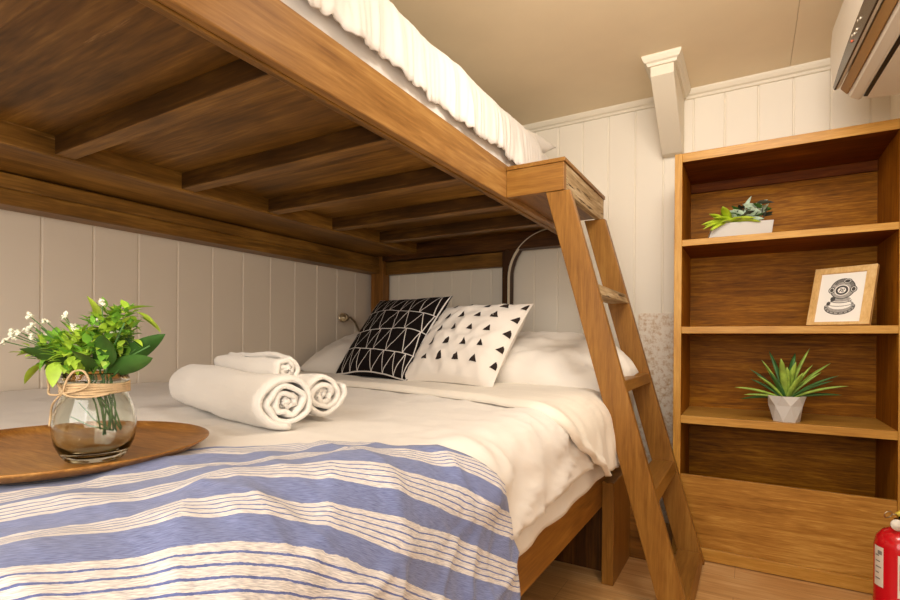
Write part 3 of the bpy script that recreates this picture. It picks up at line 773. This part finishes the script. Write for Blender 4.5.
for k in range(11):   # lime fleshy rosette drooping left
    a = -.2 + k*.33; mb = MB()
    d = Vector((-math.cos(a)*.9 if k < 7 else math.cos(a)*.6, -.5+.1*(k % 3), .35+.25*math.sin(a*1.7)))
    fat(mb, Vector((2.345+.012*(k % 4), -.345, pz+.072)), d, rnd.uniform(.075, .11), .042, .020, 0, .55)
    mb.build('fleshy_leaf', M['succG'], pl, smooth=True)
for px, dx in ((2.385, .5), (2.36, -.8), (2.40, .9)):
    mb = MB(); fat(mb, Vector((px-.02, -.36, pz+.075)), (dx, -.3, .25), .10, .044, .020, 0, .4); mb.build('fleshy_leaf', M['succG'], pl, smooth=True)
for k in range(52):  # silvery pointed leaves
    mb = MB(); a = rnd.uniform(0, 2*PI)
    px = rnd.uniform(2.395, 2.505); pzz = pz+.070+rnd.uniform(0, .10)*(1-abs(px-2.46)/.12)
    d = Vector((math.cos(a), math.sin(a)*.6-.25, rnd.uniform(-.1, .8)))
    leaf(mb, Vector((px, -.335+rnd.uniform(-.02, .02), pzz)), d, rnd.uniform(.045, .07), .018, 0, .3, up=Vector((0, 1, .5)), n=5)
    mb.build('pointed_leaf', M['succS'] if k % 5 < 3 else (M['leafD'] if k % 5 == 3 else M['succD']), pl, smooth=True)
for k in range(9):
    x = 2.40+.013*k
    MB().tube([(2.42+.008*k, -.335, pz+.055), (x, -.34, pz+.10), (x+.012*math.sin(k), -.345, pz+.15)], .0022, 5).build('stem', M['succD'], pl, smooth=True)

pl.rotation_euler.z = .17

# picture frame with an old diving-helmet engraving
fw, fh = .226, .268
base = Vector((2.772, -.350, 1.0705)); yaw = math.radians(27)
wx = Vector((math.cos(yaw), -math.sin(yaw), 0)); back = Vector((math.sin(yaw), math.cos(yaw), 0)); upv = (Vector((0, 0, 1)) + back*.36).normalized(); nrm = wx.cross(upv).normalized()
if nrm.dot(back) > 0: nrm = -nrm
fr_ = thing('picture_frame', 'light wood framed engraving of a diving helmet leaning on the bookcase shelf', 'picture frame', tuple(base))
def fp(x, z, d): return base + wx*x + upv*z + nrm*d
def slab(mb, x0, x1, z0, z1, d0, d1):
    vs = [fp(x, z, d) for d in (d0, d1) for x, z in ((x0, z0), (x1, z0), (x1, z1), (x0, z1))]
    mb.add(vs, [(0, 1, 2, 3), (4, 7, 6, 5), (0, 4, 5, 1), (1, 5, 6, 2), (2, 6, 7, 3), (3, 7, 4, 0)])
bw = .027; mb = MB()
slab(mb, -fw/2, fw/2, 0, bw*.5, 0, .02); slab(mb, -fw/2, fw/2, fh-bw, fh, 0, .02)
slab(mb, -fw/2, -fw/2+bw, bw*.5, fh-bw, 0, .02); slab(mb, fw/2-bw-.008, fw/2, bw*.5, fh-bw, 0, .02)
mb.build('frame', M['frame'], fr_, bevel=.001)
mb = MB(); slab(mb, -fw/2+bw-.003, fw/2-bw-.004, bw*.5-.003, fh-bw+.003, .004, .012); pr = mb.build('print', M['paper'], fr_)
mb = MB()
def ring(cx, cz, rx, rz, wd, a0=0, a1=2*PI, mi=0, d=.0126, n=40):
    vs = []; 
    for i in range(n+1):
        a = a0+(a1-a0)*i/n; c, s_ = math.cos(a), math.sin(a)
        vs += [fp(cx+(rx-wd/2)*c, cz+(rz-wd/2)*s_, d), fp(cx+(rx+wd/2)*c, cz+(rz+wd/2)*s_, d)]
    mb.add(vs, [(2*i, 2*i+1, 2*i+3, 2*i+2) for i in range(n)], mi)
def disc(cx, cz, rx, rz, mi=0, d=.0124, n=28, a0=0, a1=2*PI):
    vs = [fp(cx, cz, d)] + [fp(cx+rx*math.cos(a0+(a1-a0)*i/n), cz+rz*math.sin(a0+(a1-a0)*i/n), d) for i in range(n+1)]
    mb.add(vs, [(0, i, i+1) for i in range(1, n+1)], mi)
hc = .162; hx = .000; HS = 1.16
fp0 = fp
def fp(x, z, d): return fp0(hx+(x-hx)*HS, .128+(z-.128)*HS, d)
disc(hx, hc, .038, .040, 1)                                # dome
for k in range(7): ring(hx, hc, .038-.004*k*.5, .040-.004*k*.5, .0011, .2, 2.6, 0, .0126)
ring(hx, hc, .038, .040, .003, 0, 2*PI, 0)
disc(hx-.002, hc-.006, .021, .020, 0, .0128); ring(hx-.002, hc-.006, .0215, .0205, .003, mi=2, d=.0130); disc(hx-.002, hc-.006, .013, .012, 2, .0130)
for k in range(4):
    a = PI/4*k; ring(hx-.002, hc-.006, .0085, .008, .0022, a*2, a*2+.9, 0, .0132)
ring(hx-.002, hc-.006, .004, .004, .003, mi=0, d=.0132)
for sx in (-1, 1):
    disc(hx+sx*.034, hc-.004, .011, .013, 0, .0127); ring(hx+sx*.034, hc-.004, .007, .009, .0018, mi=2, d=.0130)
disc(hx+.012, hc+.030, .014, .010, 0, .0127); ring(hx+.012, hc+.030, .010, .007, .0016, mi=2, d=.0130)
disc(hx-.026, hc-.040, .008, .009, 0, .0127)
disc(hx, hc-.042, .030, .010, 1, .0125); ring(hx, hc-.046, .032, .010, .003, PI, 2*PI, 0)
disc(hx-.002, hc-.072, .047, .030, 1, .0122); disc(hx-.002, hc-.064, .036, .018, 2, .0124)   # corselet
ring(hx-.002, hc-.072, .047, .030, .0026, PI*.93, 2.07*PI, 0); ring(hx-.002, hc-.070, .039, .024, .0014, PI, 2*PI, 0); ring(hx-.002, hc-.058, .040, .012, .002, PI, 2*PI, 0)
for k in range(9):
    a = PI*(1.03+.94*k/8); disc(hx-.002+.043*math.cos(a), hc-.071+.027*math.sin(a), .0026, .0026, 0, .0130, 8)
disc(hx-.038, hc-.058, .006, .008, 0, .0128)
mb.build('engraving', [M['ink'], M['inkL'], M['paper']], pr)
fp = fp0
mb = MB(); slab(mb, -.02, .02, .02, .2, -.004, 0); mb.build('backing', M['frame'], fr_)

# faceted pot with aloe
ac = Vector((2.588, -.372, .6562))
al = thing('potted_aloe', 'small spiky aloe plant in a faceted white pot on the lower bookcase shelf', 'plant', tuple(ac))
mb = MB(); K = 7; vs = []
for (r, z, off) in ((.052, 0, 0), (.066, .070, .5), (.075, .112, 0), (.069, .112, 0), (.062, .098, 0)):
    for k in range(K):
        a = 2*PI*(k+off)/K; vs.append(ac + Vector((r*math.cos(a), r*math.sin(a), z)))
fs = [list(range(K))[::-1]]
for k in range(K):
    k2 = (k+1) % K
    fs += [(k, k2, K+k), (k2, K+k2, K+k), (K+k, 2*K+k2, 2*K+k) if False else (K+k, K+k2, 2*K+k2), (K+k, 2*K+k2, 2*K+k), (2*K+k, 2*K+k2, 3*K+k2, 3*K+k), (3*K+k, 3*K+k2, 4*K+k2, 4*K+k)]
fs.append([4*K+k for k in range(K)])
mb.add(vs, fs); mb.build('pot', M['pot'], al)
MB().lathe([(.0005, .090), (.057, .090), (.057, .098), (.0005, .100)], ac, 14).build('soil', M['soil'], al)
rnd = random.Random(9)
lv = [(-1.0, .48, .17, 0), (-.60, .9, .16, 1), (-.38, 1, .175, 0), (-.2, 1.1, .20, 1), (.0, 1.0, .14, 0), (.12, 1.0, .16, 0), (.28, 1.15, .215, 0), (.42, 1, .16, 0), (.62, 1, .20, 0), (.85, .9, .185, 1), (1.0, .62, .19, 0), (1.0, .36, .165, 1), (-1.0, .28, .13, 0), (-1.0, .1, .145, 1), (.25, .75, .13, 0), (-.25, .65, .13, 1), (.55, .85, .15, 0), (-.5, .75, .13, 0), (.1, .95, .19, 1), (-.08, .9, .18, 0), (.75, .7, .16, 1), (-.75, .75, .13, 1)]
for k, (x, z, L, mt_) in enumerate(lv):
    mb = MB(); dy = [-.45, .15, -.3, .3, -.6][k % 5]
    fat(mb, ac + Vector((x*.018, dy*.02, .100)), (x, dy*.5, z), L*1.08, .033, .013, 0, .12 if abs(x) < .5 else .22, n=8)
    d = Vector((x, dy*.5, z)).normalized()
    mb.build('aloe_leaf', M['aloe'] if mt_ == 0 else M['aloeD'], al, smooth=True)

# ------------------------------------------------------------------ fire extinguisher
EC = Vector((2.862, -.95, 0.0))
ext = thing('fire_extinguisher', 'red fire extinguisher with white labels standing at the foot of the bookcase', 'fire extinguisher', tuple(EC))
ER = .066
MB().lathe([(.0005, .004), (ER-.012, .004), (ER-.003, .012), (ER, .03), (ER, .175), (ER+.0015, .178), (ER+.0015, .186), (ER, .189), (ER, .360), (ER-.006, .388), (ER-.022, .408), (.024, .418), (.020, .420), (.020, .43), (.0005, .43)], EC, 40).build('cylinder_body', M['red'], ext, smooth=True)
def patch(mb, a0, a1, z0, z1, r, mi=0, n=10):
    vs = []
    for i in range(n+1):
        a = a0+(a1-a0)*i/n; vs += [EC+Vector((r*math.cos(a), r*math.sin(a), z0)), EC+Vector((r*math.cos(a), r*math.sin(a), z1))]
    mb.add(vs, [(2*i, 2*i+2, 2*i+3, 2*i+1) for i in range(n)], mi)
# direction of the camera from the extinguisher
ca = math.atan2(-3.05-EC.y, 2.45-EC.x)
for (c0, wd, z0, z1) in ((ca-.90, .52, .238, .362), (ca+.24, .66, .222, .352)):
    mb = MB(); patch(mb, c0-wd/2, c0+wd/2, z0, z1, ER+.0008)
    for k in range(5):
        patch(mb, c0-wd*.32, c0+wd*(.1+.22*((k*7) % 3)/2), z1-.03-.018*k, z1-.026-.018*k, ER+.0013, 1)
    if c0 > ca:
        patch(mb, c0-wd*.40, c0+wd*.40, z0+.025, z1-.045, ER+.0016, 2); patch(mb, c0-wd*.40, c0+wd*.40, z1-.045, z1-.025, ER+.0016, 1)
    else: patch(mb, c0-wd*.05, c0+wd*.38, z1-.024, z1-.012, ER+.0013, 1)
    mb.build('label', [M['label'], M['labelink'], M['red']], ext, smooth=True)
MB().lathe([(.013, .426), (.017, .428), (.017, .447), (.013, .449)], EC, 20, cap=True).build('valve', M['brass'], ext, smooth=True)
gx = (-Rv*.030 - Fv*.012)
MB().lathe([(.0005, 0), (.016, 0), (.017, .004), (.017, .010), (.0005, .012)], EC+Vector((0, 0, .438))+gx-Fv*.006, 22, axis=tuple(-Fv-Rv*.3)).build('gauge', M['label'], ext, smooth=True)
mb = MB(); mb.tube([EC+Vector((0, 0, .45)), EC-Rv*.005+Vector((0, 0, .458)), EC+Rv*.05+Vector((0, 0, .462)), EC+Rv*.11+Vector((0, 0, .452))], .0075, 8); mb.build('carry_handle', M['blackp'], ext, smooth=True)
mb = MB(); mb.tube([EC-Rv*.012+Vector((0, 0, .462)), EC+Rv*.02+Vector((0, 0, .478)), EC+Rv*.10+Vector((0, 0, .492))], .007, 8); mb.build('lever', M['yellow'], ext, smooth=True)
mb = MB(); cpn = EC - Rv*.040 + Vector((0, 0, .463))
mb.tube([cpn + Rv*.012*math.cos(a) + Vector((0, 0, .011*math.sin(a))) - Fv*.004*math.sin(a) for a in [2*PI*i/20 for i in range(21)]], .0016, 6, cap=False)
mb.tube([EC-Rv*.03+Vector((0, 0, .463)), EC+Rv*.012+Vector((0, 0, .465))], .0016, 6); mb.build('safety_pin', M['chrome'], ext, smooth=True)

# ------------------------------------------------------------------ air conditioner
AY0, AY1 = -1.40, -.53
acn = thing('air_conditioner', 'white wall air conditioner with tan louver high on the right wall', 'air conditioner', (2.87, -.95, 2.0))
mb = MB(); mb.prism([(3.035, 2.005), (3.035, 2.35), (2.80, 2.35), (2.772, 2.30), (2.80, 2.06), (2.82, 2.012), (2.860, 1.990), (3.03, 1.99)], 'y', AY0, AY1)
mb.build('housing', M['acw'], acn, bevel=.010)
fpn = [(2.790, 2.330), (2.762, 2.315), (2.748, 2.27), (2.742, 2.19), (2.744, 2.11), (2.750, 2.06), (2.756, 2.035), (2.772, 2.035), (2.79, 2.09), (2.80, 2.2)]
mb = MB(); mb.prism(fpn, 'y', AY0-.004, AY1+.004); mb.build('front_panel', M['acw'], acn, bevel=.006)
# smoked display strip: crescent tapering to the far end, on the panel's lower edge
mb = MB(); vs = []; n = 24
for i in range(n+1):
    t = i/n; y = AY1-.004 + (AY0+.01-(AY1-.004))*t; w = .062*math.sin(PI*min(.5, .04+t*.62))**.8
    zt_ = 2.034+w; xt = interp([(2.034, 2.7555), (2.06, 2.7495), (2.11, 2.7435), (2.19, 2.7415)], zt_)-.0015
    vs += [(2.754, y, 2.0335), (xt, y, zt_), (2.760, y, 2.0328)]
mb.add(vs, [f_ for i in range(n) for f_ in ((3*i, 3*i+1, 3*i+4, 3*i+3), (3*i+2, 3*i, 3*i+3, 3*i+5))])
ds = mb.build('display_strip', M['acd'], acn)
mb = MB()
for k, (y, z, c) in enumerate(((-.86, 2.058, 1), (-.87, 2.072, 0), (-.90, 2.062, 0), (-.93, 2.060, 0), (-.95, 2.078, 0), (-.98, 2.068, 0))):
    mb.box(2.7455, 2.750, y-.004, y+.004, z-.003, z+.003, c)
mb.build('indicator', [M['led'], M['ledr']], ds)
mb = MB(); mb.prism([(2.7735, 2.034), (2.778, 2.034), (2.800, 2.010), (2.794, 2.006), (2.775, 2.028)], 'y', AY0+.01, AY1-.01); mb.build('louver', M['act'], acn, bevel=.001)
mb = MB(); mb.prism([(2.799, 2.009), (2.808, 2.012), (2.844, 1.986), (2.832, 1.981), (2.806, 1.996)], 'y', AY0, AY1+.003); mb.build('lower_lip', M['acw'], acn, bevel=.003)
mb = MB(); mb.prism([(2.844, 1.992), (2.844, 1.983), (2.856, 1.981), (2.856, 1.99)], 'y', AY0+.02, AY1-.02); mb.build('air_slot', M['blackp'], acn)
mb = MB(); mb.prism([(2.856, 1.986), (2.856, 1.980), (3.025, 1.973), (3.025, 1.992)], 'y', AY0, AY1); mb.build('bottom_cover', M['acw'], acn, bevel=.002)
MB().box(2.92, 2.965, -.70, -.63, 1.978, 1.992).build('tab', plain('grey_tab', '#A89C8A', .5), acn)

# ------------------------------------------------------------------ lights
def area(name, loc, tgt, size, power, col=(1, .84, .66), sy=None):
    l = bpy.data.lights.new(name, 'AREA'); l.energy = power; l.color = col; l.size = size
    if sy: l.shape = 'RECTANGLE'; l.size_y = sy
    o = bpy.data.objects.new(name, l); C.objects.link(o); o.location = loc
    o.rotation_euler = (Vector(tgt)-Vector(loc)).to_track_quat('-Z', 'Y').to_euler(); return o
area('ceiling_light', (2.45, -1.75, 2.33), (2.1, -.2, 1.0), .6, 27, (1, .94, .85))
area('room_fill', (2.0, -4.2, 1.8), (1.3, -.4, 1.5), 1.6, 42, (1, .96, .90))  # added soft fill behind the camera, not a fixture of the room
area('low_fill', (2.7, -3.5, 1.2), (.8, -1.3, 1.5), .8, 9, (1, .93, .84))  # unseen fill added to brighten the space under the bunk
w = bpy.data.worlds.new('World'); bpy.context.scene.world = w; w.use_nodes = True
w.node_tree.nodes['Background'].inputs[0].default_value = (1, .88, .75, 1); w.node_tree.nodes['Background'].inputs[1].default_value = .3

# ------------------------------------------------------------------ camera (level, slight roll, vertical shift)
yaw = math.radians(30.4); roll = math.radians(.42)
F = Vector((-math.sin(yaw), math.cos(yaw), 0)); R = Vector((math.cos(yaw), math.sin(yaw), 0)); U = Vector((0, 0, 1))
Rr = R*math.cos(roll) + U*math.sin(roll); Ur = -R*math.sin(roll) + U*math.cos(roll)
cd = bpy.data.cameras.new('camera'); cam = bpy.data.objects.new('camera', cd); C.objects.link(cam)
mw = Matrix.Identity(4)
for i in range(3): mw[i][0], mw[i][1], mw[i][2] = Rr[i], Ur[i], -F[i]
mw.translation = Vector((2.45, -3.05, 1.0)); cam.matrix_world = mw
cd.sensor_width = 36; cd.lens = 511/900*36; cd.shift_y = 40/900; cd.clip_start = .02
bpy.context.scene.camera = cam
acn.matrix_world = Matrix.Translation((2.948, -.0, -.036)) @ Matrix.Rotation(math.radians(3), 4, 'Z') @ Matrix.Translation((-3.0, 0, 0)) @ Matrix.Translation((2.87, -.95, 2.0))
vs_ = bpy.context.scene.view_settings; vs_.view_transform = 'Standard'; vs_.look = 'None'; vs_.exposure = 0
for o in bpy.data.objects:
    if '_w' in o.keys(): del o['_w']
